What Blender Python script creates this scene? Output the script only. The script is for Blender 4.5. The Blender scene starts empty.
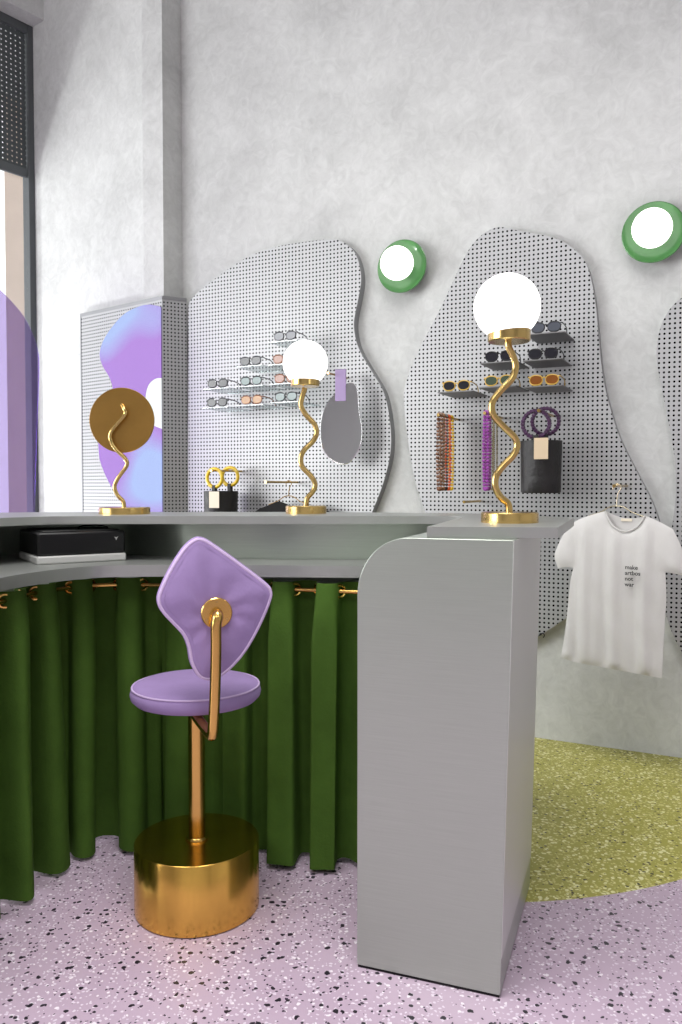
import bpy, bmesh, math, random
from mathutils import Vector, Matrix, geometry
random.seed(7)
sc = bpy.context.scene
COL = sc.collection
PI = math.pi

# ------------------------------------------------------------------ camera
CAM_H, FPX, PITCH = 1.25, 800.0, math.atan(26/800)
cd = bpy.data.cameras.new('camera'); cam = bpy.data.objects.new('camera', cd); COL.objects.link(cam)
cam.location = (0, 0, CAM_H); cam.rotation_euler = (PI/2 - PITCH, 0, 0)
cd.sensor_fit = 'AUTO'; cd.sensor_width = 36; cd.lens = FPX/1024*36
cd.clip_start = .05; cd.clip_end = 100
sc.camera = cam
# ------------------------------------------------------------------ world, light, exposure
sc.view_settings.view_transform = 'Standard'; sc.view_settings.look = 'None'
sc.view_settings.gamma = 1; sc.view_settings.use_curve_mapping = False
sc.view_settings.exposure = 0.32
w = bpy.data.worlds.new('sky'); sc.world = w; w.use_nodes = True
w.node_tree.nodes['Background'].inputs[0].default_value = (1, 1, 1, 1)
w.node_tree.nodes['Background'].inputs[1].default_value = 1.3

def area(name, loc, target, sx, sy, power, color=(1, 1, 1), spread=PI):
    l = bpy.data.lights.new(name, 'AREA'); l.shape = 'RECTANGLE'; l.size = sx; l.size_y = sy
    l.energy = power; l.color = color; l.spread = spread
    o = bpy.data.objects.new(name, l); COL.objects.link(o); o.location = loc
    o.rotation_euler = (Vector(target)-Vector(loc)).to_track_quat('-Z', 'Y').to_euler()
    return o
area('ceiling_lamp_light', (-.3, 1.2, 4.95), (-.1, 1.5, 0), 2.6, 1.6, 78, (1, .99, .97), math.radians(125))
area('ceiling_lamp_light', (1.6, -2.9, 4.95), (1.3, -2.6, 0), 3.0, 2.0, 78, (1, .99, .97), math.radians(130))
area('ceiling_lamp_light', (-2.2, -2.4, 4.95), (-1.8, -1.9, 0), 3.0, 2.0, 90, (1, .99, .97), math.radians(130))
area('window_daylight', (-6.15, 1.25, 2.1), (0.5, 2.9, 1.6), 4.5, 3.0, 280, (1, 1, 1))
area('pavement_glare', (-4.86, 5.80, .12), (-1.5, 5.1, 3.2), .45, .3, 52, (1, 1, .99), math.radians(110))

# ------------------------------------------------------------------ pixel -> place
def ray(px, py):
    xc = (px-341)/FPX; yc = -(py-512)/FPX
    return Vector((xc, math.cos(PITCH)+yc*math.sin(PITCH), -math.sin(PITCH)+yc*math.cos(PITCH)))
C0 = Vector((0, 0, CAM_H))
def hit(px, py, p0, n):
    d = ray(px, py); n = Vector(n)
    return C0 + d*((Vector(p0)-C0).dot(n)/d.dot(n))
def G(px, py, z): return hit(px, py, (0, 0, z), (0, 0, 1))
def Y(px, py, y): return hit(px, py, (0, y, 0), (0, 1, 0))
WA = math.radians(26.5)
U = Vector((math.cos(WA), -math.sin(WA), 0)); N = Vector((-math.sin(WA), -math.cos(WA), 0))
W0 = G(600, 746.5, 0)
def W(px, py, off=0.0): return hit(px, py, W0 + N*off, N)

# ------------------------------------------------------------------ materials
def s2l(c):
    return tuple(((v/255)/12.92 if v/255 <= .04045 else ((v/255+.055)/1.055)**2.4) for v in c) + (1,)
def mat(name, rgb, rough=.5, metal=0, noise=0, nscale=8, bump=0, bscale=40, sheen=0, coat=0, emit=0, spec=.5, stretch=None):
    m = bpy.data.materials.new(name); m.use_nodes = True
    nt = m.node_tree; b = nt.nodes['Principled BSDF']; c = s2l(rgb)
    b.inputs['Base Color'].default_value = c; b.inputs['Roughness'].default_value = rough
    b.inputs['Metallic'].default_value = metal; b.inputs['Specular IOR Level'].default_value = spec
    if sheen: b.inputs['Sheen Weight'].default_value = sheen; b.inputs['Sheen Tint'].default_value = c
    if coat: b.inputs['Coat Weight'].default_value = coat
    if emit:
        b.inputs['Emission Color'].default_value = c; b.inputs['Emission Strength'].default_value = emit
    tc = nt.nodes.new('ShaderNodeTexCoord'); src = tc.outputs['Object']
    if stretch:
        mp = nt.nodes.new('ShaderNodeMapping'); mp.inputs['Scale'].default_value = stretch
        nt.links.new(src, mp.inputs[0]); src = mp.outputs[0]
    if noise:
        n = nt.nodes.new('ShaderNodeTexNoise'); n.inputs['Scale'].default_value = nscale; n.inputs['Detail'].default_value = 6
        n.inputs['Roughness'].default_value = .65
        nt.links.new(src, n.inputs['Vector'])
        r = nt.nodes.new('ShaderNodeValToRGB')
        r.color_ramp.elements[0].position = .3; r.color_ramp.elements[1].position = .7
        r.color_ramp.elements[0].color = tuple(v*(1-noise) for v in c[:3])+(1,)
        r.color_ramp.elements[1].color = tuple(min(1, v*(1+noise)) for v in c[:3])+(1,)
        nt.links.new(n.outputs[0], r.inputs[0]); nt.links.new(r.outputs[0], b.inputs['Base Color'])
    if bump:
        n2 = nt.nodes.new('ShaderNodeTexNoise'); n2.inputs['Scale'].default_value = bscale; n2.inputs['Detail'].default_value = 4
        nt.links.new(src, n2.inputs['Vector'])
        bp = nt.nodes.new('ShaderNodeBump'); bp.inputs['Strength'].default_value = bump; bp.inputs['Distance'].default_value = .01
        nt.links.new(n2.outputs[0], bp.inputs['Height']); nt.links.new(bp.outputs[0], b.inputs['Normal'])
    return m

def plaster(name, rgb):
    m = mat(name, rgb, .75); nt = m.node_tree; b = nt.nodes['Principled BSDF']
    tc = nt.nodes.new('ShaderNodeTexCoord')
    def noise(sc_, det, dist=0):
        n = nt.nodes.new('ShaderNodeTexNoise'); n.inputs['Scale'].default_value = sc_; n.inputs['Detail'].default_value = det
        n.inputs['Roughness'].default_value = .7; n.inputs['Distortion'].default_value = dist
        nt.links.new(tc.outputs['Object'], n.inputs['Vector']); return n
    a = noise(1.6, 8, .6); f = noise(14, 6, 1.5)
    mx = nt.nodes.new('ShaderNodeMix'); mx.data_type = 'FLOAT'; mx.inputs[0].default_value = .4
    nt.links.new(a.outputs[0], mx.inputs[2]); nt.links.new(f.outputs[0], mx.inputs[3])
    r = nt.nodes.new('ShaderNodeValToRGB'); e = r.color_ramp.elements
    c = s2l(rgb)
    e[0].position = .36; e[0].color = tuple(v*.80 for v in c[:3])+(1,)
    e[1].position = .64; e[1].color = tuple(min(1, v*1.13) for v in c[:3])+(1,)
    nt.links.new(mx.outputs[0], r.inputs[0]); nt.links.new(r.outputs[0], b.inputs['Base Color'])
    return m

def math_node(nt, op, a, b=None):
    n = nt.nodes.new('ShaderNodeMath'); n.operation = op
    for i, v in enumerate((a, b)):
        if v is None: continue
        if isinstance(v, (int, float)): n.inputs[i].default_value = v
        else: nt.links.new(v, n.inputs[i])
    return n.outputs[0]
def mixc(nt, fac, a, b):
    n = nt.nodes.new('ShaderNodeMix'); n.data_type = 'RGBA'
    nt.links.new(fac, n.inputs[0])
    for i, v in ((6, a), (7, b)):
        if isinstance(v, tuple): n.inputs[i].default_value = v
        else: nt.links.new(v, n.inputs[i])
    return n.outputs[2]

# perforated steel: round holes on a square grid in the sheet's own axes
PITCH_H = .0217
def perforated(name, rgb, axis='XZ', rough=.42, pitch=PITCH_H, hole=.0051, dark=(10, 10, 11), metal=.75, open_=False):
    m = mat(name, rgb, rough, metal); nt = m.node_tree; b = nt.nodes['Principled BSDF']
    tc = nt.nodes.new('ShaderNodeTexCoord'); sp = nt.nodes.new('ShaderNodeSeparateXYZ'); nt.links.new(tc.outputs['Object'], sp.inputs[0])
    d = []
    for ax in axis:
        f = math_node(nt, 'FRACT', math_node(nt, 'MULTIPLY', sp.outputs[ax], 1/pitch))
        q = math_node(nt, 'SUBTRACT', f, .5); d.append(math_node(nt, 'MULTIPLY', q, q))
    r = math_node(nt, 'SQRT', math_node(nt, 'ADD', d[0], d[1]))
    h = math_node(nt, 'LESS_THAN', r, hole/pitch)
    if open_:
        tr = nt.nodes.new('ShaderNodeBsdfTransparent'); ms = nt.nodes.new('ShaderNodeMixShader')
        nt.links.new(h, ms.inputs[0]); nt.links.new(b.outputs[0], ms.inputs[1]); nt.links.new(tr.outputs[0], ms.inputs[2])
        nt.links.new(ms.outputs[0], nt.nodes['Material Output'].inputs[0])
    else:
        nt.links.new(mixc(nt, h, s2l(rgb), s2l(dark)), b.inputs['Base Color'])
        inv = math_node(nt, 'SUBTRACT', 1.0, h)
        nt.links.new(math_node(nt, 'MULTIPLY', inv, metal), b.inputs['Metallic'])
        nt.links.new(math_node(nt, 'MULTIPLY', inv, .5), b.inputs['Specular IOR Level'])
    return m

def terrazzo():
    m = bpy.data.materials.new('terrazzo'); m.use_nodes = True; nt = m.node_tree; b = nt.nodes['Principled BSDF']
    b.inputs['Roughness'].default_value = .42
    tc = nt.nodes.new('ShaderNodeTexCoord')
    n = nt.nodes.new('ShaderNodeTexNoise'); n.inputs['Scale'].default_value = 70; n.inputs['Detail'].default_value = 2
    nt.links.new(tc.outputs['Object'], n.inputs['Vector'])
    va = nt.nodes.new('ShaderNodeVectorMath'); va.operation = 'MULTIPLY_ADD'
    nt.links.new(n.outputs['Color'], va.inputs[0]); va.inputs[1].default_value = (.014, .014, 0); nt.links.new(tc.outputs['Object'], va.inputs[2])
    def chips(scale, thr, keep, ch):
        v = nt.nodes.new('ShaderNodeTexVoronoi'); v.voronoi_dimensions = '2D'; v.inputs['Scale'].default_value = scale
        nt.links.new(va.outputs[0], v.inputs['Vector'])
        sp = nt.nodes.new('ShaderNodeSeparateColor'); nt.links.new(v.outputs['Color'], sp.inputs[0])
        size = math_node(nt, 'MULTIPLY_ADD', sp.outputs[(ch+1) % 3], thr*.7)
        size.node.inputs[2].default_value = thr*.45
        inn = math_node(nt, 'LESS_THAN', v.outputs['Distance'], size)
        kp = math_node(nt, 'LESS_THAN', sp.outputs[ch], keep)
        return math_node(nt, 'MULTIPLY', inn, kp)
    # lilac field
    big = nt.nodes.new('ShaderNodeTexNoise'); big.inputs['Scale'].default_value = 3; big.inputs['Detail'].default_value = 3
    nt.links.new(tc.outputs['Object'], big.inputs['Vector'])
    lil = mixc(nt, big.outputs[0], s2l((172, 151, 171)), s2l((187, 168, 185)))
    lil = mixc(nt, chips(95, .36, .34, 0), lil, s2l((208, 196, 210)))
    lil = mixc(nt, chips(70, .30, .14, 1), lil, s2l((222, 214, 222)))
    lil = mixc(nt, chips(120, .38, .09, 2), lil, s2l((66, 54, 70)))
    lil = mixc(nt, chips(46, .30, .20, 1), lil, s2l((38, 32, 42)))
    # olive field
    oli = mixc(nt, big.outputs[0], s2l((150, 146, 62)), s2l((168, 164, 78)))
    oli = mixc(nt, chips(90, .45, .5, 0), oli, s2l((200, 196, 126)))
    oli = mixc(nt, chips(60, .40, .3, 2), oli, s2l((222, 220, 168)))
    oli = mixc(nt, chips(75, .36, .12, 1), oli, s2l((60, 54, 28)))
    # olive field lies inside a big circle
    p1, p2, p3 = [G(*p, 0) for p in ((530, 902), (610, 894.5), (682, 879))]
    ax_, ay, bx_, by, cx_, cy = p1.x, p1.y, p2.x, p2.y, p3.x, p3.y
    dd = 2*(ax_*(by-cy)+bx_*(cy-ay)+cx_*(ay-by))
    ux = ((ax_**2+ay**2)*(by-cy)+(bx_**2+by**2)*(cy-ay)+(cx_**2+cy**2)*(ay-by))/dd
    uy = ((ax_**2+ay**2)*(cx_-bx_)+(bx_**2+by**2)*(ax_-cx_)+(cx_**2+cy**2)*(bx_-ax_))/dd
    R = math.hypot(ax_-ux, ay-uy)
    print('olive circle', ux, uy, R)
    ds = nt.nodes.new('ShaderNodeVectorMath'); ds.operation = 'DISTANCE'
    nt.links.new(tc.outputs['Object'], ds.inputs[0]); ds.inputs[1].default_value = (ux, uy, 0)
    inside = math_node(nt, 'LESS_THAN', ds.outputs['Value'], R)
    e0 = G(357, 966, 0); e1 = G(500, 996, 0); ev = (e1-e0).normalized()
    dt = nt.nodes.new('ShaderNodeVectorMath'); dt.operation = 'DOT_PRODUCT'
    nt.links.new(tc.outputs['Object'], dt.inputs[0]); dt.inputs[1].default_value = tuple(ev)
    side = math_node(nt, 'GREATER_THAN', dt.outputs['Value'], ev.dot(e0)+.2)
    sy = nt.nodes.new('ShaderNodeSeparateXYZ'); nt.links.new(tc.outputs['Object'], sy.inputs[0])
    side = math_node(nt, 'MAXIMUM', side, math_node(nt, 'GREATER_THAN', sy.outputs['Y'], 2.95))
    inside = math_node(nt, 'MULTIPLY', inside, side)
    nt.links.new(mixc(nt, inside, lil, oli), b.inputs['Base Color'])
    return m

def seethrough(name, tint, gloss, fac=.3, rough=.02):
    m = bpy.data.materials.new(name); m.use_nodes = True; nt = m.node_tree; nt.nodes.remove(nt.nodes['Principled BSDF'])
    t = nt.nodes.new('ShaderNodeBsdfTransparent'); t.inputs[0].default_value = tint
    g = nt.nodes.new('ShaderNodeBsdfGlossy'); g.inputs[0].default_value = gloss; g.inputs['Roughness'].default_value = rough
    x = nt.nodes.new('ShaderNodeMixShader'); x.inputs[0].default_value = fac
    nt.links.new(t.outputs[0], x.inputs[1]); nt.links.new(g.outputs[0], x.inputs[2])
    nt.links.new(x.outputs[0], nt.nodes['Material Output'].inputs[0]); return m

def painted_sky_film(name):
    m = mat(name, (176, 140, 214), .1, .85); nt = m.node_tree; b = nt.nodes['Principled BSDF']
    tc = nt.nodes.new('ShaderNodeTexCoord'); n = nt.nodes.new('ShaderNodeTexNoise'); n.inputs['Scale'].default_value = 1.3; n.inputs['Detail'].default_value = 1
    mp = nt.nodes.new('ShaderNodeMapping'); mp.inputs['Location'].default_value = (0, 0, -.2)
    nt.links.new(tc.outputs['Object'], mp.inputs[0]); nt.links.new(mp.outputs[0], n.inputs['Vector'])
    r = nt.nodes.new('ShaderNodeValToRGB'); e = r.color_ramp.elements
    e[0].position = .38; e[0].color = s2l((156, 172, 214)); e[1].position = .5; e[1].color = s2l((160, 124, 194))  # blue patches paint the sky's reflection into the lilac film colour
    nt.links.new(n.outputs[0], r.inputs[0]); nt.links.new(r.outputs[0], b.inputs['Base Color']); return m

M = dict(
    plaster=plaster('plaster', (200, 202, 200)), white=mat('grey_paint', (205, 207, 204), .8),
    floor=terrazzo(),
    perf=perforated('perforated_steel', (178, 179, 180), rough=.5, metal=.6),
    blind=perforated('perforated_blind', (72, 78, 80), 'XZ', .6, .034, .0062, (220, 225, 230), 0, True),
    rim=mat('steel_rim', (150, 151, 153), .4, .7),
    steel3=mat('steel_sheet', (200, 202, 198), .45, .6), steel=mat('brushed_steel', (173, 181, 171), .34, .8, .05, 6, stretch=(1, 1, 60)),
    steel2=mat('brushed_steel_edge', (170, 173, 169), .4, .75, .05, 8),
    steel_dark=mat('grey_steel_shelf', (120, 120, 120), .45, .6),
    brass=mat('polished_brass', (206, 176, 112), .2, 1, .05, 5),
    brass2=mat('stool_brass', (224, 178, 88), .22, 1, .16, 9, .03, 30, stretch=(1, 1, .25)),
    brass3=mat('stool_tube_brass', (216, 174, 98), .2, 1),
    globe=mat('lit_glass', (255, 254, 250), .3, emit=1.6),
    velvet=mat('green_velvet', (66, 94, 36), .85, 0, .16, 5, .15, 120, sheen=.08, spec=.1),
    lilac=mat('lilac_velvet', (150, 128, 174), .75, 0, .08, 6, .35, 14, sheen=.3, spec=.2),
    piping=mat('lilac_piping', (196, 174, 212), .7, sheen=.3),
    green=mat('green_lacquer', (76, 126, 74), .3, coat=.4),
    frame=mat('window_frame_grey', (82, 86, 88), .6), glass=seethrough('window_glass', (.97, .98, .98, 1), (1, 1, 1, 1), .05),
    beige=mat('beige_render', (214, 196, 182), .8, 0, .06, 3),
    film=seethrough('dichroic_film', s2l((236, 226, 251)), s2l((196, 182, 236)), .28, .1),
    sky_film=painted_sky_film('painted_sky_mirror'), mirror=mat('silver_mirror', (225, 228, 228), .03, 1),
    bronze=mat('bronze_mirror', (168, 130, 68), .3, .9, .15, 3),
    black=mat('black_plastic', (12, 12, 13), .4, spec=.3), blackm=mat('black_leather', (26, 25, 25), .5, bump=.3, bscale=60),
    blackcloth=mat('black_cloth', (18, 18, 18), .9), paper=mat('kraft_tag', (206, 186, 156), .8), paperw=mat('pale_tag', (226, 216, 196), .8),
    offwhite=mat('white_plastic', (178, 178, 176), .4), shirt=mat('white_cotton', (206, 205, 202), .9, 0, .02, 20, .06, 90),
    ink=mat('black_ink', (30, 30, 30), .9), yellow=mat('yellow_resin', (226, 190, 40), .3, 0, .25, 40, coat=.4),
    plum=mat('plum_resin', (58, 22, 62), .35, 0, .5, 70, coat=.4), acrylic=seethrough('grey_acrylic', (.80, .83, .83, 1), (.8, .82, .82, 1), .22, .15),
    strap=mat('lilac_leather', (168, 148, 190), .6), tort=mat('tortoise_beads', (104, 62, 28), .3, 0, .9, 60, coat=.4),
    ivory=mat('brown_ivory_beads', (128, 90, 52), .35, 0, .9, 90), darkbead=mat('dark_beads', (42, 24, 18), .3, coat=.4),
    orange=mat('orange_beads', (226, 92, 40), .35), yelbead=mat('yellow_beads', (222, 186, 36), .35),
    purple=mat('purple_beads', (150, 64, 158), .35, 0, .2, 60), purple2=mat('magenta_beads', (122, 46, 120), .35), olive=mat('olive_beads', (132, 122, 92), .4, 0, .3, 60),
    chrome=mat('chrome', (230, 230, 230), .12, 1), pink=mat('dusty_pink_beads', (190, 150, 150), .5),
)

# ------------------------------------------------------------------ building helpers
class MB:
    def __init__(s): s.v = []; s.f = []
    def add(s, vs, fs):
        o = len(s.v); s.v += [tuple(v) for v in vs]; s.f += [tuple(i+o for i in f) for f in fs]; return s
    def box(s, a, b):
        x0, y0, z0 = a; x1, y1, z1 = b
        return s.add([(x0, y0, z0), (x1, y0, z0), (x1, y1, z0), (x0, y1, z0), (x0, y0, z1), (x1, y0, z1), (x1, y1, z1), (x0, y1, z1)],
                     [(0, 3, 2, 1), (4, 5, 6, 7), (0, 1, 5, 4), (1, 2, 6, 5), (2, 3, 7, 6), (3, 0, 4, 7)])
    def prism(s, poly, z0, z1, f=None):     # poly of 2-D points; f maps (p, q, height) to a point
        f = f or (lambda p, q, h: (p, q, h)); n = len(poly)
        vs = [f(p[0], p[1], z0) for p in poly] + [f(p[0], p[1], z1) for p in poly]
        return s.add(vs, [tuple(range(n))[::-1], tuple(range(n, 2*n))] + [(i, (i+1) % n, (i+1) % n+n, i+n) for i in range(n)])
    def tube(s, pts, r, seg=10, closed=False, cap=True):
        pts = [Vector(p) for p in pts]; n = len(pts); rs = r if isinstance(r, (list, tuple)) else [r]*n
        prev = None; vs = []
        for i, p in enumerate(pts):
            t = (pts[(i+1) % n]-pts[i-1]) if closed else (pts[min(i+1, n-1)]-pts[max(i-1, 0)])
            t = t.normalized()
            if prev is None: prev = Vector((0, 0, 1)).cross(t) if abs(t.z) < .9 else Vector((1, 0, 0)).cross(t)
            nn = (prev - t*prev.dot(t)).normalized(); prev = nn; b = t.cross(nn)
            for k in range(seg):
                a = 2*PI*k/seg; vs.append(p + (nn*math.cos(a)+b*math.sin(a))*rs[i])
        fs = []
        for i in range(n if closed else n-1):
            j = (i+1) % n
            for k in range(seg): fs.append((i*seg+k, i*seg+(k+1) % seg, j*seg+(k+1) % seg, j*seg+k))
        if not closed and cap: fs += [tuple(range(seg))[::-1], tuple(range((n-1)*seg, n*seg))]
        return s.add(vs, fs)
    def lathe(s, prof, c=(0, 0, 0), seg=48, basis=None):   # prof (r, h); basis = 3x3 whose z axis is the lathe axis
        vs = []; c = Vector(c); n = len(prof)
        for r, h in prof:
            for k in range(seg):
                a = 2*PI*k/seg; v = Vector((r*math.cos(a), r*math.sin(a), h))
                vs.append(c + (basis @ v if basis else v))
        fs = [(i*seg+k, i*seg+(k+1) % seg, (i+1)*seg+(k+1) % seg, (i+1)*seg+k) for i in range(n-1) for k in range(seg)]
        fs += [tuple(range(seg))[::-1], tuple(range((n-1)*seg, n*seg))]
        return s.add(vs, fs)
    def sphere(s, c, r, seg=32, sq=(1, 1, 1)):
        m = seg//2; c = Vector(c); vs = [c+Vector((0, 0, -r*sq[2]))]
        for i in range(1, m):
            p = -PI/2+PI*i/m
            for k in range(seg):
                a = 2*PI*k/seg; vs.append(c+Vector((r*sq[0]*math.cos(p)*math.cos(a), r*sq[1]*math.cos(p)*math.sin(a), r*sq[2]*math.sin(p))))
        vs.append(c+Vector((0, 0, r*sq[2]))); L = len(vs)-1
        fs = [(0, 1+(k+1) % seg, 1+k) for k in range(seg)]
        fs += [(1+(i-1)*seg+k, 1+(i-1)*seg+(k+1) % seg, 1+i*seg+(k+1) % seg, 1+i*seg+k) for i in range(1, m-1) for k in range(seg)]
        fs += [(L, 1+(m-2)*seg+k, 1+(m-2)*seg+(k+1) % seg) for k in range(seg)]
        return s.add(vs, fs)
    def build(s, name, m, parent=None, smooth=True, bevel=0, angle=40):
        me = bpy.data.meshes.new(name); me.from_pydata(s.v, [], s.f)
        bm = bmesh.new(); bm.from_mesh(me); bmesh.ops.recalc_face_normals(bm, faces=bm.faces); bm.to_mesh(me); bm.free()
        me.materials.append(m)
        if smooth:
            for p in me.polygons: p.use_smooth = True
            me.set_sharp_from_angle(angle=math.radians(angle))
        o = bpy.data.objects.new(name, me); COL.objects.link(o)
        if parent: o.parent = parent
        if bevel:
            b = o.modifiers.new('bevel', 'BEVEL'); b.width = bevel; b.segments = 2; b.limit_method = 'ANGLE'
        return o

def tag(o, label=None, cat=None, group=None, kind=None):
    if label: o['label'] = label
    if cat: o['category'] = cat
    if group: o['group'] = group
    if kind: o['kind'] = kind
    return o
class Thing:
    def __init__(s, name, label, cat, loc=(0, 0, 0), rz=0, group=None):
        s.o = bpy.data.objects.new(name, None); COL.objects.link(s.o); s.o.empty_display_size = .05
        s.o.location = loc; s.o.rotation_euler = (0, 0, rz); tag(s.o, label, cat, group)
        s.inv = (Matrix.Translation(Vector(loc)) @ Matrix.Rotation(rz, 4, 'Z')).inverted()
    def l(s, p): return s.inv @ Vector(p)
    def part(s, mb, name, m, label=None, parent=None, **k):
        o = mb.build(name, m, parent or s.o, **k)
        if label: o['label'] = label
        return o
def struct(mb, name, m, **k):
    return tag(mb.build(name, m, **k), kind='structure')
def smooth_loop(pts, n=6):
    out = []; L = len(pts)
    for i in range(L):
        p0, p1, p2, p3 = [Vector(pts[(i+k-1) % L]) for k in range(4)]
        for j in range(n):
            t = j/n
            out.append(.5*((2*p1)+(-p0+p2)*t+(2*p0-5*p1+4*p2-p3)*t*t+(-p0+3*p1-3*p2+p3)*t**3))
    return out
def smooth_path(pts, n=6):
    P = [Vector(p) for p in pts]; P = [P[0]*2-P[1]]+P+[P[-1]*2-P[-2]]; out = []
    for i in range(1, len(P)-2):
        p0, p1, p2, p3 = P[i-1:i+3]
        for j in range(n):
            t = j/n
            out.append(.5*((2*p1)+(-p0+p2)*t+(2*p0-5*p1+4*p2-p3)*t*t+(-p0+3*p1-3*p2+p3)*t**3))
    out.append(P[-2]); return out

# ------------------------------------------------------------------ room shell
def pt2(v): return (v.x, v.y)
H_CEIL = 5.0
back_l = W(180, 486); back_l.z = 0
pillar = back_l + N*.142; pillar.z = 0
LD = Vector((-math.cos(math.radians(37.5)), math.sin(math.radians(37.5)), 0))      # left wall runs this way, away from the pillar
def zat(px, py, y): d = ray(px, py); return CAM_H + d.z/d.y*y
def along(p, d, px):                                                              # point of line p+t*d seen in column px
    k = (px-341)/FPX/math.cos(PITCH)
    # use horizon depth: column px contains points with x = k*depth
    kk = (px-341)/FPX*math.cos(PITCH)
    kk = (px-341)/math.hypot(FPX, 26)
    t = (kk*p.y-p.x)/(d.x-kk*d.y); return p+d*t
corner = along(pillar, LD, 35.5)
WD = Vector((-.609, -.793, 0)).normalized()                                       # window wall comes toward the camera
WN = Vector((.793, -.609, 0))                                                     # its inner normal
far_l = corner + WD*8.6
back_r = W0 + U*((5.0-W0.x)/U.x); back_r.z = 0
shell = [far_l, corner, pillar, back_l, back_r, Vector((5.0, -6, 0)), Vector((-6, -6, 0))]
def wall(name, a, b, thick=.15, m='plaster', z0=0, z1=H_CEIL):
    a = Vector(a); b = Vector(b); d = (b-a).normalized(); o = Vector((-d.y, d.x, 0))*thick   # outside is left of travel
    mb = MB().prism([pt2(a), pt2(b), pt2(b+o), pt2(a+o)], z0, z1)
    return struct(mb, name, M[m], smooth=False)
wall('wall_left', corner, pillar)
wall('wall_pillar', pillar, back_l)
wall('wall_back', back_l, back_r)
wall('wall_right', shell[4], shell[5], m='white')
wall('wall_front', shell[5], shell[6], m='white')
wall('wall_far', shell[6], far_l, m='white')
poly = [pt2(p) for p in shell]
ext = [(-9, -7), (6, -7), (6, 8), (-9, 8)]
struct(MB().prism(ext, -.1, 0), 'floor', M['floor'], smooth=False)
struct(MB().prism(ext, H_CEIL, H_CEIL+.1), 'ceiling', M['white'], smooth=False)

# window wall: a beam over the glazing, glazing in bays, frame, blind
ZB = zat(31, 29, corner.y)
ZBL = zat(33, 181, corner.y)
def wpt(t, off): return corner + WD*t + WN*off          # off > 0 is into the room
beam = [pt2(wpt(-.02, -.2)), pt2(wpt(8.6, -.2)), pt2(wpt(8.6, .17)), pt2(wpt(-.02, .17))]
struct(MB().prism(beam, ZB, H_CEIL), 'trim_1', M['plaster'], smooth=False)
WROT = math.atan2(-WD.y, -WD.x)                          # local x runs toward the corner
win = bpy.data.objects.new('window_1', None); COL.objects.link(win); tag(win, kind='structure')
win.location = corner; win.rotation_euler = (0, 0, WROT)
fr = MB(); f0, f1 = -.04, .04
bays = [0, 2.6, 4.6, 6.6, 8.5]
for t in bays: fr.box((-t-.045, f0, 0), (-t-.0, f1, ZB))
for z in (0, ZB-.06): fr.box((-8.5, f0, z), (-.045, f1, z+.06))
fr.build('window_frame', M['frame'], win, bevel=.004)
for a, b in zip(bays, bays[1:]):
    MB().box((-b, -.005, .06), (-a-.045, .005, ZB-.06)).build('pane', M['glass'], win, smooth=False)
bl = Thing('window_blind', 'dark perforated blind lowered over the top of the tall window', 'blind', tuple(corner + Vector((0, 0, ZBL))), WROT)
# the blind hangs just inside the frame
bl.part(MB().box((-2.55, -.020, .06), (-.05, -.013, ZB-ZBL-.02)), 'perforated_slat_sheet', M['blind'], smooth=False)
bl.part(MB().box((-2.55, -.030, -.0), (-.05, -.006, .065)), 'bottom_bar', M['frame'], bevel=.005)
# the house across the pavement, seen through the window
bp = corner - WN*2.2
ca = along(bp, WD, 8.5); cb = along(bp, WD, 26)
aw = ca.normalized()*.6; cc2 = cb - WD*.6
wl = MB().prism([pt2(ca), pt2(cc2), pt2(cc2 + aw), pt2(ca + aw)], -.1, 7)
tag(wl.build('building_pier', M['beige'], smooth=False), 'beige rendered pier of a building outside the window', 'building')

# ------------------------------------------------------------------ counter
ZT, TH = 1.148, .027
bar_front = [(.62, 2.72), (.3, 2.72), (0, 2.715), (-.35, 2.71), (-.7, 2.715), (-.92, 2.70), (-1.02, 2.64), (-1.10, 2.52), (-1.2, 2.3), (-1.36, 1.95)]
bar_back = [(-1.80, 2.1), (-1.66, 2.5), (-1.5, 2.85), (-1.3, 3.06), (-1.05, 3.14), (-.7, 3.15), (-.3, 3.15), (.1, 3.10), (.45, 2.98), (.62, 2.84)]
sFL, sFR, sBR = G(427, 526.8, ZT), G(558, 527.4, ZT), G(574, 517.6, ZT)
bf = smooth_path([Vector((*p, 0)) for p in bar_front[1:]], 5); bb = smooth_path([Vector((*p, 0)) for p in bar_back], 5)
aF = Vector((.94, -.342, 0)).normalized(); bF = Vector((.342, .94, 0)).normalized()
inner = Vector((.41, 2.66, 0))
bar_poly = [pt2(sFL), pt2(sFR), pt2(sBR)] + [pt2(p) for p in bb[::-1]] + [pt2(p) for p in bf[::-1]] + [pt2(inner)]
cn = Thing('reception_counter', 'curved brushed steel reception counter with a raised bar top', 'counter', (-.2, 2.9, 0))
def loc(t, poly): return [tuple(t.l((p[0], p[1], 0)))[:2] for p in poly]
cn.part(MB().prism(loc(cn, bar_poly), ZT-TH, ZT), 'bar_top', M['steel2'], angle=30)
rs = smooth_path([Vector((*p, 0)) for p in [(.60, 2.79), (.2, 2.79), (-.2, 2.79), (-.55, 2.85), (-.82, 2.99), (-1.05, 3.04), (-1.25, 2.92), (-1.36, 2.7), (-1.5, 2.4), (-1.64, 2.1)]], 6)
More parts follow.
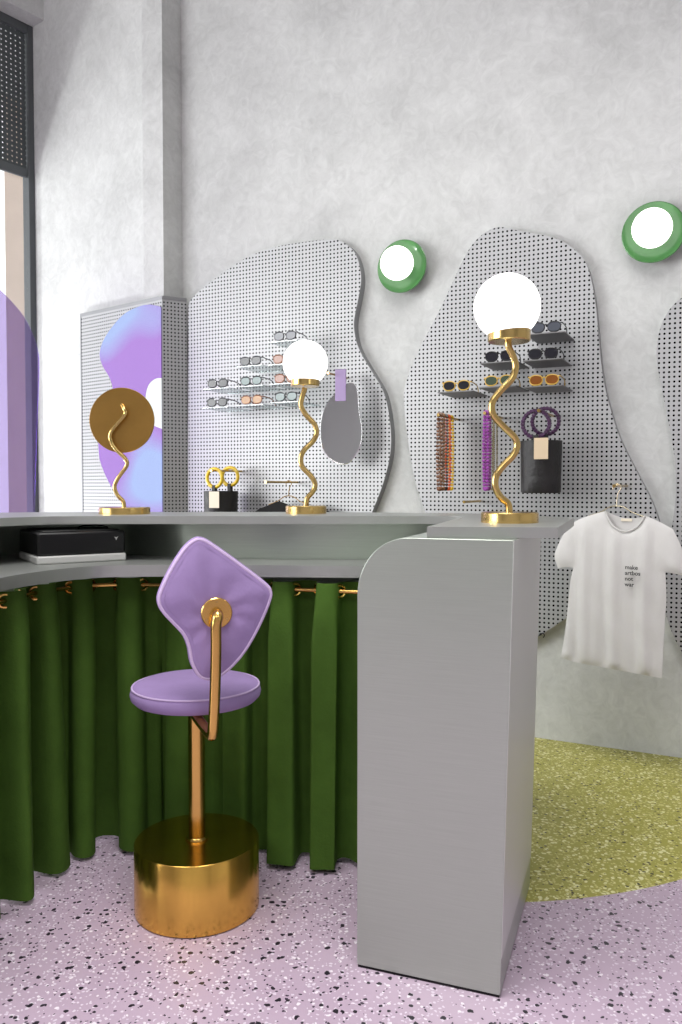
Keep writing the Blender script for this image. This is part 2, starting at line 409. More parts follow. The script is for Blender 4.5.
def strip(path, th, z0, z1):
    L = []; R = []
    for i, p in enumerate(path):
        t = (path[min(i+1, len(path)-1)]-path[max(i-1, 0)]).normalized(); q = Vector((t.y, -t.x, 0))*th
        L.append(p); R.append(p+q)
    mb = MB(); n = len(path)
    vs = [(p.x, p.y, z) for z in (z0, z1) for p in L+R]
    fs = []
    for i in range(n-1):
        fs += [(i, i+1, i+1+2*n, i+2*n), (n+i, n+i+2*n, n+i+1+2*n, n+i+1), (2*n+i, 2*n+i+1, 3*n+i+1, 3*n+i), (i, n+i, n+i+1, i+1)]
    fs += [(0, 2*n, 3*n, n), (n-1, 2*n-1, 4*n-1, 3*n-1)]
    return mb.add(vs, fs)
ZD, TD = .995, .038
cn.part(strip([cn.l(p) for p in rs], .02, ZD-.02, ZT-TH), 'riser', M['steel'])
ob = [p + Vector((0, -.05, 0)) for p in bb if p.x > -1.45]
cn.part(strip([cn.l(p) for p in ob], .02, 0, ZT-TH), 'outer_panel', M['steel'])

dk_front = [G(-70, 608, ZD), G(-30, 589, ZD), G(0, 578, ZD), G(45, 570.8, ZD), G(80, 567.2, ZD), G(100, 565.8, ZD), G(125, 565.2, ZD), G(180, 564.8, ZD), G(260, 565.3, ZD), G(357, 566, ZD)]
dkp = [pt2(p) for p in smooth_path([Vector((p.x, p.y, 0)) for p in dk_front], 4)] + [(.205, 2.555), (.26, 2.785)] + [(p.x, p.y-.002) for p in rs if p.x < .2]
dk = Thing('desk_worktop', 'lower grey steel desk top running below the raised bar', 'worktop', (-.4, 2.7, ZD-TD))
dk.part(MB().prism(loc(dk, dkp), 0, TD), 'slab', M['steel2'], angle=30)

# rounded steel end unit carrying the counter
BL, BR = G(357, 967, 0), G(500, 998.5, 0)
aF = (BR-BL).normalized(); bF = Vector((-aF.y, aF.x, 0)); WID = (BR-BL).length; DEP = .575
eu = Thing('counter_end_unit', 'tall brushed steel plinth with one rounded corner at the end of the counter', 'counter', tuple(BL), math.atan2(aF.y, aF.x))
ZE = ZT-TH; R_ = .125
prof = [(0, .007), (WID, .007), (WID, ZE-.0005)] + [(R_*(1-math.sin(a)), ZE-.0005-.15*(1-math.cos(a))) for a in [PI/2*k/14 for k in range(15)]]
eu.part(MB().prism(prof, 0, DEP, lambda p, q, h: (p*(1+.06*q), h, q)), 'body', M['steel'], bevel=.0015, angle=25)
eu.part(MB().box((.002, .002, 0), (WID-.002, DEP-.002, .0075)), 'kick_strip', M['black'], 'black recessed strip along the foot')
FL = lambda q: WID*(1+.06*q)
eu.part(MB().prism([(FL(.1), .1), (FL(.1)+.0015, .1), (FL(ZE-.002)+.0015, ZE-.002), (FL(ZE-.002), ZE-.002)], .0, DEP, lambda p, q, h: (p, h, q)), 'side_sheet', M['steel3'])

# ------------------------------------------------------------------ curtain on its rod
rod_pts = smooth_path([Vector((x, y, 0)) for x, y in [(-1.20, 1.80), (-1.07, 2.10), (-1.0, 2.31), (-.97, 2.51), (-.90, 2.66), (-.79, 2.735), (-.55, 2.715), (-.2, 2.625), (0, 2.565), (.18, 2.51)]], 30)
acc = [0]
for a, b in zip(rod_pts, rod_pts[1:]): acc.append(acc[-1]+(b-a).length)
TOT = acc[-1]
def on_rod(s):
    s = max(0, min(TOT-1e-6, s))
    i = max(k for k in range(len(acc)-1) if acc[k] <= s); t = (s-acc[i])/(acc[i+1]-acc[i])
    p = rod_pts[i].lerp(rod_pts[i+1], t); d = (rod_pts[i+1]-rod_pts[i]).normalized()
    return p, d, Vector((d.y, -d.x, 0))
ZR = .911
# arc length where the open stretch of rod at column 306 is centred
s306 = min((k*TOT/800 for k in range(801)), key=lambda s: abs(341+FPX*on_rod(s)[0].x/on_rod(s)[0].y-306))
LAM = .174
def phase(s): return 2*PI*(s-s306)/LAM - PI/2 + .75*math.sin((s-s306)*7.3)
cu = Thing('curtain', 'dark green velvet curtain on grommets closing the space under the desk', 'curtain', (-.4, 2.75, 0))
mb = MB(); NC, NR = 420, 26; vs = []
ztop, zbot = ZR+.028, .016
for j in range(NR+1):
    v = j/NR; z = ztop+(zbot-ztop)*v
    for i in range(NC+1):
        s = .01+(TOT-.02)*i/NC; p, d, n = on_rod(s); ph = phase(s)
        k = math.floor((ph+PI/2)/(2*PI)); rnd = random.Random(k*13+5)
        amp = .046+.016*v*rnd.random()+.004*v
        sn = math.sin(ph); off = amp*math.copysign(abs(sn)**.8, sn) + .010*math.sin(2.6*ph+k*1.7)*min(1, v*4)
        off += v*(.010*math.sin(s*23+1.3)+.006*math.sin(s*47+k))*(1-math.exp(-3*v))
        side = .012*v*math.sin(k*2.1+s*9) - .020*math.sin(2*ph)*(.35+.65*min(1, v*5))
        q = p+n*(off*(.75+.25*min(1, v*6))+.006*v)+d*side
        zz = z + (0.004*math.sin(s*31) if j == NR else 0)
        vs.append(cu.l((q.x, q.y, zz)))
fs = [(j*(NC+1)+i, j*(NC+1)+i+1, (j+1)*(NC+1)+i+1, (j+1)*(NC+1)+i) for j in range(NR) for i in range(NC)]
mb.add(vs, fs); cu.part(mb, 'cloth', M['velvet'], angle=80)
# grommets where the cloth crosses the rod
crossings = []
prev = None
for k in range(2001):
    s = .02+(TOT-.04)*k/2000; v = math.sin(phase(s))
    if prev is not None and v*prev < 0: crossings.append(s)
    prev = v
for s in crossings:
    p, d, n = on_rod(s)
    q0 = on_rod(s-.006); q1 = on_rod(s+.006)
    sgn = 1 if math.cos(phase(s)) > 0 else -1
    ax = (d - n*sgn*.9).normalized()
    bs = Matrix((ax.cross(Vector((0, 0, 1))), Vector((0, 0, 1)), ax)).transposed()
    ring = MB().tube([cu.l(Vector((p.x, p.y, ZR))+bs @ Vector((.019*math.cos(a), .019*math.sin(a), 0))) for a in [2*PI*k/18 for k in range(18)]], .0045, 6, True)
    cu.part(ring, 'grommet', M['brass3'])
rd = MB().tube([(p.x, p.y, ZR) for p in rod_pts[::3]], .007, 10)
tag(rd.build('curtain_rod', M['brass3']), 'thin brass rod threaded through the green curtain under the desk', 'rod')

# ------------------------------------------------------------------ stool
SX, SY = (195.7-341)/FPX*2.36, 2.35
st = Thing('bar_stool', 'lilac velvet stool with brass drum base and shield-shaped back', 'stool', (SX, SY, 0))
st.part(MB().lathe([(.178, 0), (.183, .004), (.183, .198), (.180, .202)], seg=72), 'base', M['brass2'], 'polished brass drum base')
st.part(MB().lathe([(.034, .202), (.034, .207), (.030, .212)]), 'collar', M['brass3'])
st.part(MB().lathe([(.0245, .2), (.0245, .60)]), 'post', M['brass3'], 'brass post')
sr = .191; SZ = .011
st.part(MB().lathe([(.10, .602), (sr-.035, .603), (sr-.014, .609), (sr-.003, .620), (sr, .632), (sr-.003, .645), (sr-.010, .654), (sr-.022, .660), (sr-.045, .6635), (.08, .666), (.01, .667)], (0, 0, SZ), seg=64), 'seat', M['lilac'], 'round lilac seat cushion')
st.part(MB().tube([((sr-.006)*math.cos(a), (sr-.006)*math.sin(a), .652+SZ) for a in [2*PI*k/64 for k in range(64)]], .0028, 6, True), 'seat_piping', M['piping'])
YB = 2.12; YAW = math.radians(14)
bp0 = Vector(((216-341)/FPX*YB, YB, 0)); bn = Vector((math.sin(YAW), -math.cos(YAW), 0)); bx = Vector((math.cos(YAW), math.sin(YAW), 0))
back_px = [(193, 539), (202, 537.5), (213, 543), (240, 562), (266, 582), (273, 591), (272, 602), (261, 628), (248, 651), (234, 668), (220, 679), (209, 682), (198, 678), (190, 664), (187, 648), (182, 636), (172, 625), (162, 614), (157, 604), (158, 593), (168, 571), (182, 549)]
o2 = []
for p in back_px:
    h = hit(p[0], p[1], bp0, bn); o2.append(Vector(((h-bp0).dot(bx), h.z, 0)))
o2 = smooth_loop(o2, 5)
def inset(poly, d):
    out = []; n = len(poly)
    ar = sum(poly[i].x*poly[(i+1) % n].y-poly[(i+1) % n].x*poly[i].y for i in range(n))
    sg = 1 if ar > 0 else -1
    for i in range(n):
        t = (poly[(i+1) % n]-poly[i-1]).normalized(); out.append(poly[i]+Vector((-t.y, t.x, 0))*d*sg)
    return out
mb = MB(); rings = []; TK = .052; rr = .020
lv = [(rr*(1-math.cos(a)), TK/2-rr+rr*math.sin(a)) for a in [PI/2*k/5 for k in range(6)]]
lv = [(d, -z) for d, z in lv[::-1]] + lv
vs = []; n2 = len(o2)
for d, y in lv:
    for q in inset(o2, d):
        vs.append(st.l(bp0 + bx*q.x - bn*(y+TK/2) + Vector((0, 0, q.y))))
fs = [(j*n2+i, j*n2+(i+1) % n2, (j+1)*n2+(i+1) % n2, (j+1)*n2+i) for j in range(len(lv)-1) for i in range(n2)]
mb.add(vs, fs)
def cdt_fill(loop, step):
    xs = [p[0] for p in loop]; ys = [p[1] for p in loop]
    pts = [Vector((p[0], p[1])) for p in loop]; n = len(pts)
    def inside(x, y):
        c = False; j = n-1
        for i in range(n):
            xi, yi = pts[i]; xj, yj = pts[j]
            if (yi > y) != (yj > y) and x < (xj-xi)*(y-yi)/(yj-yi)+xi: c = not c
            j = i
        return c
    def dist(x, y):
        m = 9; q = Vector((x, y))
        for i in range(n):
            a, b = pts[i], pts[(i+1) % n]; ab = b-a; L = ab.length_squared
            t = max(0, min(1, (q-a).dot(ab)/L)) if L > 0 else 0
            m = min(m, (q-(a+ab*t)).length)
        return m
    extra = []
    y = min(ys); row = 0
    while y < max(ys):
        x = min(xs) + (step/2 if row % 2 else 0)
        while x < max(xs):
            if inside(x, y) and dist(x, y) > step*.6: extra.append(Vector((x, y)))
            x += step
        y += step*.87; row += 1
    ed = [(i, (i+1) % n) for i in range(n)]
    v, e, f, *_ = geometry.delaunay_2d_cdt(pts+extra, ed, [], 1, 1e-5)
    return v, f, dist
cv, cf, cdist = cdt_fill([(p.x, p.y) for p in inset(o2, rr)], .013)
pcx = (216.3-341)/FPX*YB; pcz = Y(216, 612.5, YB).z
for sgn in (-1, 1):
    vs = []
    for p in cv:
        d = cdist(p.x, p.y); y = TK/2+.012*(1-math.exp(-d/.03))
        # the cloth is drawn in toward the bracket plate in soft creases on the rear side
        if sgn < 0:
            ax_, az_ = p.x, p.y-pcz; rr_ = math.hypot(ax_, az_); th = math.atan2(az_, ax_)
            y += .0045*math.exp(-rr_/.09)*math.sin(th*9+1.2*math.sin(th*3)+rr_*20)*min(1, rr_/.05) - .008*math.exp(-(rr_/.05)**2)
        vs.append(st.l(bp0 + bx*p.x - bn*(sgn*y+TK/2) + Vector((0, 0, p.y))))
    mb.add(vs, cf)
st.part(mb, 'backrest', M['lilac'], 'shield-shaped lilac backrest', angle=60)
st.part(MB().tube([st.l(bp0+bx*q.x-bn*.007+Vector((0, 0, q.y))) for q in inset(o2, .0075)], .0055, 8, True), 'back_piping', M['piping'])
pc = hit(216.3, 612.5, bp0, bn) + bn*.006
bs = Matrix((bx, Vector((0, 0, 1)), bn)).transposed()
pl = st.part(MB().lathe([(.039, 0), (.041, .002), (.041, .006), (.039, .008)], st.l(pc), 40, bs), 'mount_plate', M['brass3'], 'round brass plate')
for a in (PI/2, PI*7/6, -PI/6):
    c = pc+bs @ Vector((.031*math.cos(a), .031*math.sin(a), .007)); st.part(MB().lathe([(.004, 0), (.003, .002)], st.l(c), 12, bs), 'screw', M['brass'], parent=pl)
ya = YB-.045
arm = [pc+bn*.004, pc+bn*.02, pc+bn*.037+Vector((0, 0, -.004)), Y(216, 626, ya), Y(216, 650, ya), Y(215, 690, ya), Y(213.6, 722, ya+.003), Y(212.4, 733, ya+.012), Y(210, 734, ya+.04), Vector((SX+.012, SY-.10, .607)), Vector((SX+.005, SY-.03, .598))]
arm = smooth_path(arm, 4)
st.part(MB().tube([st.l(p) for p in arm], .0145, 16), 'back_arm', M['brass3'], 'bent brass tube holding the backrest')

# ------------------------------------------------------------------ lamps on the bar
def lamp(name, label, Yc, base_px, base_r, stem, globe, gr, cup, yb):
    x = (base_px-341)/FPX*Yc
    t = Thing('table_lamp', label, 'lamp', (x, Yc, ZT), 0, 'wavy brass globe lamps')
    t.part(MB().lathe([(base_r, 0), (base_r, .026), (base_r-.003, .029)], seg=48), 'base', M['brass'], 'round brass foot')
    pts = [t.l(Y(px, py, Yc)) for px, py in stem]; pts[-1] = Vector((pts[-1].x, 0, .027))
    t.part(MB().tube(smooth_path(pts, 5), .0098, 12), 'stem', M['brass'], 'wavy brass stem')
    g = t.l(Y(*globe, Yc))
    c = t.l(Y((cup[0]+cup[1])/2, cup[2], Yc)); cr = (cup[1]-cup[0])/2/FPX*Yc
    t.part(MB().lathe([(cr-.003, 0), (cr, .003), (cr, .036), (cr-.004, .037)], c, 40), 'cup', M['brass'], 'brass cup')
    R = gr/FPX*Yc
    t.part(MB().sphere(g, R, 40), 'globe', M['globe'], 'lit white glass globe')
    l = bpy.data.lights.new('globe_light', 'POINT')
    return t
z5 = [(300, 40), (303, 60), (320, 96), (326, 130), (312, 168), (275, 207), (247, 247), (250, 290), (285, 330), (322, 366), (331, 397), (316, 430), (282, 465), (259, 500), (258, 538), (275, 570), (300, 592), (305, 625)]
lamp('a', 'larger lit globe lamp with wavy brass stem on the near end of the counter', 2.24, 509.7, .0795, [(420+a/3.41, 330+b/3.41) for a, b in z5], (507, 307), 32.6, (488, 530, 342), 0)
z4 = [(243, 312), (225, 370), (222, 412), (250, 460), (293, 508), (305, 555), (285, 600), (240, 645), (220, 690), (230, 740), (273, 785), (297, 830), (285, 870), (256, 905), (247, 950)]
lamp('b', 'globe lamp with wavy brass stem in the middle of the counter, beside the hanging mirror', 2.98, 306, .0765, [(260+a/5.39, 330+b/5.39) for a, b in z4], (305.3, 363), 22.4, (290.5, 319.5, 386.5), 0)

# bronze disc mirror on a wavy stem
Ym = 2.93
tm = Thing('table_mirror', 'round bronze disc mirror on wavy brass stem at the left of the counter', 'mirror', ((124.5-341)/FPX*Ym, Ym, ZT))
tm.part(MB().lathe([(.092, 0), (.092, .022), (.089, .025)], seg=48), 'base', M['brass'], 'round brass foot')
z8 = [(235, 142), (252, 165), (258, 195), (218, 243), (178, 295), (174, 340), (208, 398), (258, 448), (265, 488), (218, 556), (197, 606), (213, 655), (246, 690), (251, 722)]
pts = [tm.l(Y(80+a/5.69, 380+b/5.69, Ym)) for a, b in z8]; pts[-1] = Vector((pts[-1].x, 0, .022))
pts[0].y += .013
tm.part(MB().tube(smooth_path(pts, 5), .0075, 12), 'stem', M['brass'], 'wavy brass stem')
cc = tm.l(Y(122, 420.3, Ym+.02)); DR = 32.6/FPX*Ym
bsy = Matrix((Vector((1, 0, 0)), Vector((0, 0, 1)), Vector((0, -1, 0)))).transposed()
tm.part(MB().lathe([(DR-.002, -.005), (DR, -.003), (DR, .003), (DR-.002, .005)], cc, 72, bsy), 'disc', M['bronze'], 'bronze mirror disc')

# ------------------------------------------------------------------ printer on the desk
PF, PR = G(37, 565.2, ZD), G(126.5, 560.5, ZD); pd = (PR-PF).normalized(); PW = (PR-PF).length
pr = Thing('receipt_printer', 'black box printer with a pale grey base on the desk at left', 'printer', tuple(PF), math.atan2(pd.y, pd.x))
PD = .27
pr.part(MB().box((0, 0, 0), (PW, PD, .027)), 'lower_case', M['offwhite'], 'pale grey lower case', bevel=.006)
pr.part(MB().box((.002, .002, .027), (PW-.002, PD-.002, .104)), 'upper_case', M['black'], bevel=.008)
pr.part(MB().box((.02, .012, .104), (PW-.02, PD-.03, .108)), 'lid', M['black'], bevel=.003)
mk = MB()
cx_, cz_ = PW-.035, .078
mk.add([(cx_, .0005, cz_-.008), (cx_+.003, .0005, cz_), (cx_+.008, .0005, cz_+.006), (cx_+.001, .0005, cz_+.003), (cx_-.007, .0005, cz_+.005), (cx_-.002, .0005, cz_-.001)], [(0, 1, 2, 3, 4, 5)])
pr.part(mk, 'mark', M['offwhite'], 'small white mark', smooth=False)
cab = smooth_path([(.16, .10, .110), (.17, .11, .116), (.20, .125, .1185), (.24, .13, .117), (.265, .12, .112), (.26, .1, .110)], 6)
pr.part(MB().tube(cab, .0028, 6), 'cable', M['black'])

# ------------------------------------------------------------------ perforated boards
BO = .055
def board(label, outline, name='perforated_display_board'):
    w3 = [W(px, py, BO) for px, py in outline]
    zmin = min(p.z for p in w3); cx = sum((p.x for p in w3))/len(w3); cy = sum(p.y for p in w3)/len(w3)
    o = Vector((cx, cy, 0)); o = o - N*((o-W0).dot(N)); o = Vector((o.x, o.y, zmin))
    t = Thing(name, label, 'display board', tuple(o), -WA, 'freeform perforated boards')
    loop = smooth_loop([Vector((t.l(p).x, t.l(p).z, 0)) for p in w3], 6)
    yf = -BO
    t.part(MB().add([(p.x, yf, p.y) for p in loop], [tuple(range(len(loop)))]), 'perforated_sheet', M['perf'], smooth=False)
    n = len(loop); vs = [(p.x, y, p.y) for y in (yf, -.001) for p in loop]
    t.part(MB().add(vs, [(i, (i+1) % n, n+(i+1) % n, n+i) for i in range(n)]), 'rim', M['rim'], 'folded steel rim', angle=60)
    return t
b1 = [(188, 420), (188, 340), (188, 310), (191, 299.5), (203, 288), (217, 277), (235, 264.5), (252, 255), (275, 247), (300, 242.5), (325, 239.5), (338, 240), (348, 245.5), (355.5, 254), (360, 268), (361, 282), (358, 300), (354, 322), (356, 340), (362, 355), (374, 375), (384, 393), (389.5, 418), (391, 445), (387, 470), (377, 500), (362, 530), (335, 550), (280, 560), (230, 558), (190, 556), (188, 540)]
b2 = [(404, 402), (405.5, 385), (412, 365), (424, 340), (437, 315), (450, 288), (462, 262), (472, 245), (483, 234), (495, 228), (506, 227.5), (520, 231), (540, 234.5), (556, 238.5), (570, 246), (582, 257), (589, 271), (595, 300), (598.5, 335), (602, 370), (608, 400), (620, 438), (638, 474), (653, 504), (662, 535), (660, 565), (645, 588), (615, 602), (588, 608), (567, 618), (550, 629), (530, 641), (505, 648), (475, 630), (450, 580), (428, 520), (415, 480), (408, 440)]
b3 = [(720, 287), (700, 289), (683, 297), (670, 309), (661, 326), (657, 345), (657, 362), (661, 385), (668, 420), (674, 455), (676, 490), (673, 520), (668, 550), (664, 580), (664.5, 606), (671, 630), (684, 655), (705, 674), (740, 688), (775, 680), (795, 600), (800, 480), (795, 380), (775, 315), (745, 292)]
B1 = board('left grey perforated board with thick rim, behind the middle globe lamp', b1)
B2 = board('tall grey perforated board with narrow top, behind the near globe lamp', b2)
B3 = board('grey perforated board cut off by the right edge, behind the T-shirt sleeve', b3)

# pillar cladding
LN = Vector((-LD.y, LD.x, 0)); LN = LN if LN.y < 0 else -LN
PT = .03
pc0 = along(pillar + LN*PT, LD, 163.3)                    # front outer corner of the cladding
fl = along(pc0, LD, 82)
ZC = zat(163.3, 299.5, pc0.y)
FROT = math.atan2(-LD.y, -LD.x)
cl = Thing('pillar_cladding', 'perforated steel cladding folded around the pillar, with a lilac mirror on it', 'cladding', (pc0.x, pc0.y, 0), FROT)
FW = (fl-pc0).length-.012
cl.part(MB().box((-FW, 0, 0), (0, .004, ZC)), 'perforated_sheet', M['perf'], smooth=False)
cl.part(MB().box((-FW-.012, -.002, 0), (-FW, PT-.001, ZC+.022)).box((-FW, -.002, ZC), (.002, PT-.001, ZC+.022)), 'edge_frame', M['rim'], 'pale folded steel edge', smooth=False)
# side: from the outer corner to the back wall boards
sb = W(187.5, 486, BO)
A_, B_ = cl.l((pc0.x, pc0.y, 0)), cl.l((sb.x, sb.y, 0))
sd = (Vector((sb.x, sb.y, 0))-Vector((pc0.x, pc0.y, 0)))
pc1 = Vector((sb.x, sb.y, 0))
# steel side sheet as its own child with its own axes so the holes follow the sheet
srot = math.atan2(sd.y, sd.x)-FROT
sl = (pc1-pc0).length
so = MB().box((0, -.004, 0), (sl, 0, ZC)).build('side_sheet', M['perf'], cl.o, smooth=False); so.rotation_euler = (0, 0, srot)
so2 = MB().box((0, -.006, ZC), (sl, .02, ZC+.022)).build('side_edge', M['rim'], cl.o, smooth=False); so2.rotation_euler = (0, 0, srot)
# mirrors stuck on the front of the cladding
def fpl(px, py): return cl.l(hit(px, py, pc0+LN*.004, LN))
mo_l = [(150, 304.5), (141, 306), (126, 313), (114, 325), (104, 340), (100, 354), (103, 366), (110, 378), (113, 390), (110, 405), (104, 420), (99, 436), (99, 451), (101, 463), (108, 480), (117, 495), (126, 507), (140, 522), (150, 540)]
mo_r = [(163, 378), (155.5, 379), (149, 385), (146, 396), (146.5, 412), (152, 424), (163, 429)]
left_s = smooth_path([Vector((fpl(*p).x, fpl(*p).z, 0)) for p in mo_l], 5)
right_s = smooth_path([Vector((fpl(*p).x, fpl(*p).z, 0)) for p in mo_r], 5)
xe = -.003
top = fpl(160, 305.5)
pol = [(xe, top.z-.01), (-.03, top.z)] + [(p.x, p.y) for p in left_s] + [(-.06, left_s[-1].y-.1), (xe, left_s[-1].y-.1)] + [(min(xe, p.x), p.y) for p in right_s[::-1]]
cl.part(MB().prism(pol, -.007, -.001, lambda p, q, h: (p, h, q)), 'painted_sky_mirror', M['sky_film'], 'freeform lilac mirror with painted sky reflection', smooth=False)
pol2 = [(xe, right_s[0].y)] + [(p.x, p.y) for p in right_s[1:-1]] + [(xe, right_s[-1].y)]
cl.part(MB().prism([(min(xe, a), b) for a, b in pol2], -.0065, -.001, lambda p, q, h: (p, h, q)), 'silver_mirror', M['mirror'], 'small silver mirror filling the notch', smooth=False)

# dichroic screen at far left, standing on the floor behind the counter
Yd = 4.3
dpx = [(-70, 262), (-40, 264), (-15, 277), (0, 290), (12, 302), (24, 317), (33, 335), (38, 352), (39, 368), (38, 400), (36.5, 440), (34.5, 515), (33, 600)]
ds = Thing('dichroic_screen', 'lilac and blue see-through freeform acrylic screen at the left edge', 'screen', ((-20-341)/FPX*Yd, Yd, 0))
pp = smooth_path([Vector((ds.l(Y(*p, Yd)).x, ds.l(Y(*p, Yd)).z, 0)) for p in dpx], 5)
pol = [(p.x, p.y) for p in pp] + [(pp[-1].x, 0), (pp[0].x-.25, 0), (pp[0].x-.3, 1.2), (pp[0].x-.2, pp[0].y-.15)]
ds.part(MB().prism(pol, -.005, .005, lambda p, q, h: (p, h, q)), 'sheet', M['film'], smooth=False)

# ------------------------------------------------------------------ wall sconces
def sconce(label, px, py):
    c = W(px, py, .055); base = c - N*.055
    t = Thing('wall_sconce', label, 'wall lamp', tuple(base), -WA, 'green dish wall lamps')
    bs = Matrix((Vector((1, 0, 0)), Vector((0, 0, 1)), Vector((0, -1, 0)))).transposed()
    R = .137
    t.part(MB().lathe([(.07, 0), (.10, .006), (R-.01, .036), (R, .060), (R-.004, .062), (R-.016, .044), (.095, .022), (.05, .014)], (0, 0, 0), 56, bs), 'dish', M['green'], 'green dished backplate', angle=60)
    t.part(MB().lathe([(.035, .012), (.035, .055)], (0, 0, 0), 24, bs), 'holder', M['green'])
    t.part(MB().sphere((0, -.124, 0), .086, 36), 'globe', M['globe'], 'lit white glass globe')
sconce('green dish wall lamp with lit globe, between the two perforated boards', 402, 266.5)
sconce('green dish wall lamp with lit globe, above the T-shirt at upper right', 653.5, 232.5)

# ------------------------------------------------------------------ shelves and sunglasses
def shelf(px, py, label, m, width=.175, depth=.24):
    f = W(px, py, BO+depth)
    base = f - N*depth
    t = Thing('display_shelf', label, 'shelf', (base.x, base.y, f.z), -WA, 'small shelves on the perforated boards')
    t.part(MB().box((-width/2, -depth, -.006), (width/2, 0, 0)), 'plate', M[m], bevel=.001)
    return f
def glasses(f, fm, lm, label, sx=1.0, dx=0, kind='round'):
    p = f - N*.018 + U*dx
    t = Thing('sunglasses', label, 'sunglasses', (p.x, p.y, f.z), -WA, 'sunglasses on the small shelves')
    fr = MB(); rz = .0235; rx = .027*sx
    zc = rz+.005
    for s in (-1, 1):
        loop = []
        for k in range(28):
            a = 2*PI*k/28; ex = math.copysign(abs(math.cos(a))**.85, math.cos(a)); ez = math.copysign(abs(math.sin(a))**.85, math.sin(a))
            loop.append((s*.036+rx*ex, .004*abs(ex), zc+rz*ez*(1.0 if ez < 0 else .92)))
        fr.tube(loop, .0032, 6, True)
        fr.tube([(s*(.036+rx-.002), .003, zc+.013), (s*(.070), .004, zc+.015), (s*.072, .012, zc+.014)], .0034, 6)
    fr.tube(smooth_path([(-.010, .001, zc+.006), (0, -.001, zc+.011), (.010, .001, zc+.006)], 4), .003, 6)
    t.part(fr, 'frame', fm)
    for s in (-1, 1):
        le = [(s*.036+(rx-.001)*math.cos(a), (rz-.001)*math.sin(a)*.97+zc) for a in [2*PI*k/24 for k in range(24)]]
        t.part(MB().prism(le, .001, .003, lambda p, q, h: (p, h, q)), 'lens', lm, 'tinted lens')
        tp = smooth_path([(s*.072, .010, zc+.014), (s*.073, .05, zc+.012), (s*.072, .10, zc+.006), (s*.069, .125, zc-.006), (s*.066, .142, .006)], 4)
        t.part(MB().tube(tp, .0026, 6), 'temple', fm)
def fm(n, c, rough=.3): return mat(n, c, rough, coat=.15)
F_dark, F_black, F_tort, F_honey = fm('charcoal_acetate', (40, 42, 46)), fm('black_acetate', (16, 16, 17)), fm('tortoise_acetate', (134, 84, 52)), fm('honey_acetate', (206, 168, 72))
L_grey, L_dark, L_teal, L_amber, L_brown, L_green = fm('grey_lens', (84, 88, 96), .1), fm('smoke_lens', (36, 36, 42), .1), fm('teal_lens', (92, 114, 112), .1), fm('amber_lens', (160, 108, 40), .1), fm('brown_lens', (124, 74, 30), .1), fm('green_lens', (70, 82, 66), .1)
L_rose = fm('rose_lens', (140, 92, 72), .1)
SH = [
 (283, 340.5, 'acrylic', F_dark, L_grey, 'topmost small clear shelf on the left perforated board', 'dark sunglasses with grey lenses alone on the topmost shelf of the left board'),
 (248.5, 365.5, 'acrylic', F_dark, L_dark, 'clear shelf at the left of the second row on the left board', 'dark smoky sunglasses at the left of the second row on the left board'),
 (282, 363.5, 'acrylic', F_tort, L_rose, 'clear shelf of the second row, beside the globe of the middle lamp', 'brown sunglasses with rosy lenses half behind the middle globe, second row'),
 (215.5, 388, 'acrylic', F_dark, L_dark, 'clear shelf at the left of the third row on the left board', 'small dark sunglasses at the left of the third row on the left board'),
 (249, 385.5, 'acrylic', F_dark, L_teal, 'clear shelf in the middle of the third row on the left board', 'sunglasses with pale teal lenses in the middle of the third row'),
 (283.5, 383, 'acrylic', F_tort, L_rose, 'clear shelf of the third row, just below the middle globe', 'brown sunglasses with rosy lenses in the third row, left of the lamp cup'),
 (215, 407, 'acrylic', F_dark, L_dark, 'clear shelf at the left of the lowest row on the left board', 'dark sunglasses at the left of the lowest row on the left board'),
 (249.5, 404.5, 'acrylic', F_tort, L_amber, 'clear shelf in the middle of the lowest row on the left board', 'brown sunglasses with amber lenses in the middle of the lowest row'),
 (284, 401.5, 'acrylic', F_dark, L_teal, 'clear shelf of the lowest row, beside the wavy stem of the middle lamp', 'sunglasses with teal lenses in the lowest row, left of the wavy stem'),
 (545, 332.5, 'steel_dark', F_dark, L_grey, 'topmost grey shelf on the tall board, right of the near globe', 'black sunglasses with grey lenses on the topmost shelf right of the near globe'),
 (498, 361.5, 'steel_dark', F_black, L_dark, 'grey shelf of the middle row behind the stem of the near lamp', 'black sunglasses in the middle row, just below the cup of the near lamp'),
 (542, 359, 'steel_dark', F_black, L_dark, 'grey shelf of the middle row, right of the near lamp', 'black sunglasses in the middle row, right of the near lamp'),
 (455, 391, 'steel_dark', F_honey, L_dark, 'grey shelf at the left of the lowest row on the tall board', 'honey framed sunglasses with dark lenses, left of the near lamp above the beads'),
 (497.5, 386, 'steel_dark', F_honey, L_green, 'grey shelf of the lowest row behind the wavy stem of the near lamp', 'honey framed sunglasses with green lenses partly behind the near lamp stem'),
 (543, 385.5, 'steel_dark', F_honey, L_brown, 'grey shelf at the right of the lowest row, above the black bag', 'honey framed sunglasses with brown lenses above the black bag'),
]
for px, py, m, f_, l_, lab, glab in SH:
    f = shelf(px, py, lab, m); glasses(f, f_, l_, glab, 1.05)

# ------------------------------------------------------------------ pegs and what hangs from them
def peg(px, py, length, label, r=.006):
    """px, py: the free tip"""
    tip = W(px, py, BO+length); root = tip - N*length
    t = Thing('display_peg', label, 'peg', tuple(root), -WA, 'pegs on the perforated boards')
    t.part(MB().tube([(0, 0, 0), (0, -length+.004, 0)], r, 12), 'rod', M['brass'])
    t.part(MB().tube([(0, -length+.008, 0), (0, -length, 0)], r+.0015, 12), 'tip', M['brass'])
    return root
def at(root, d): return root + N*d

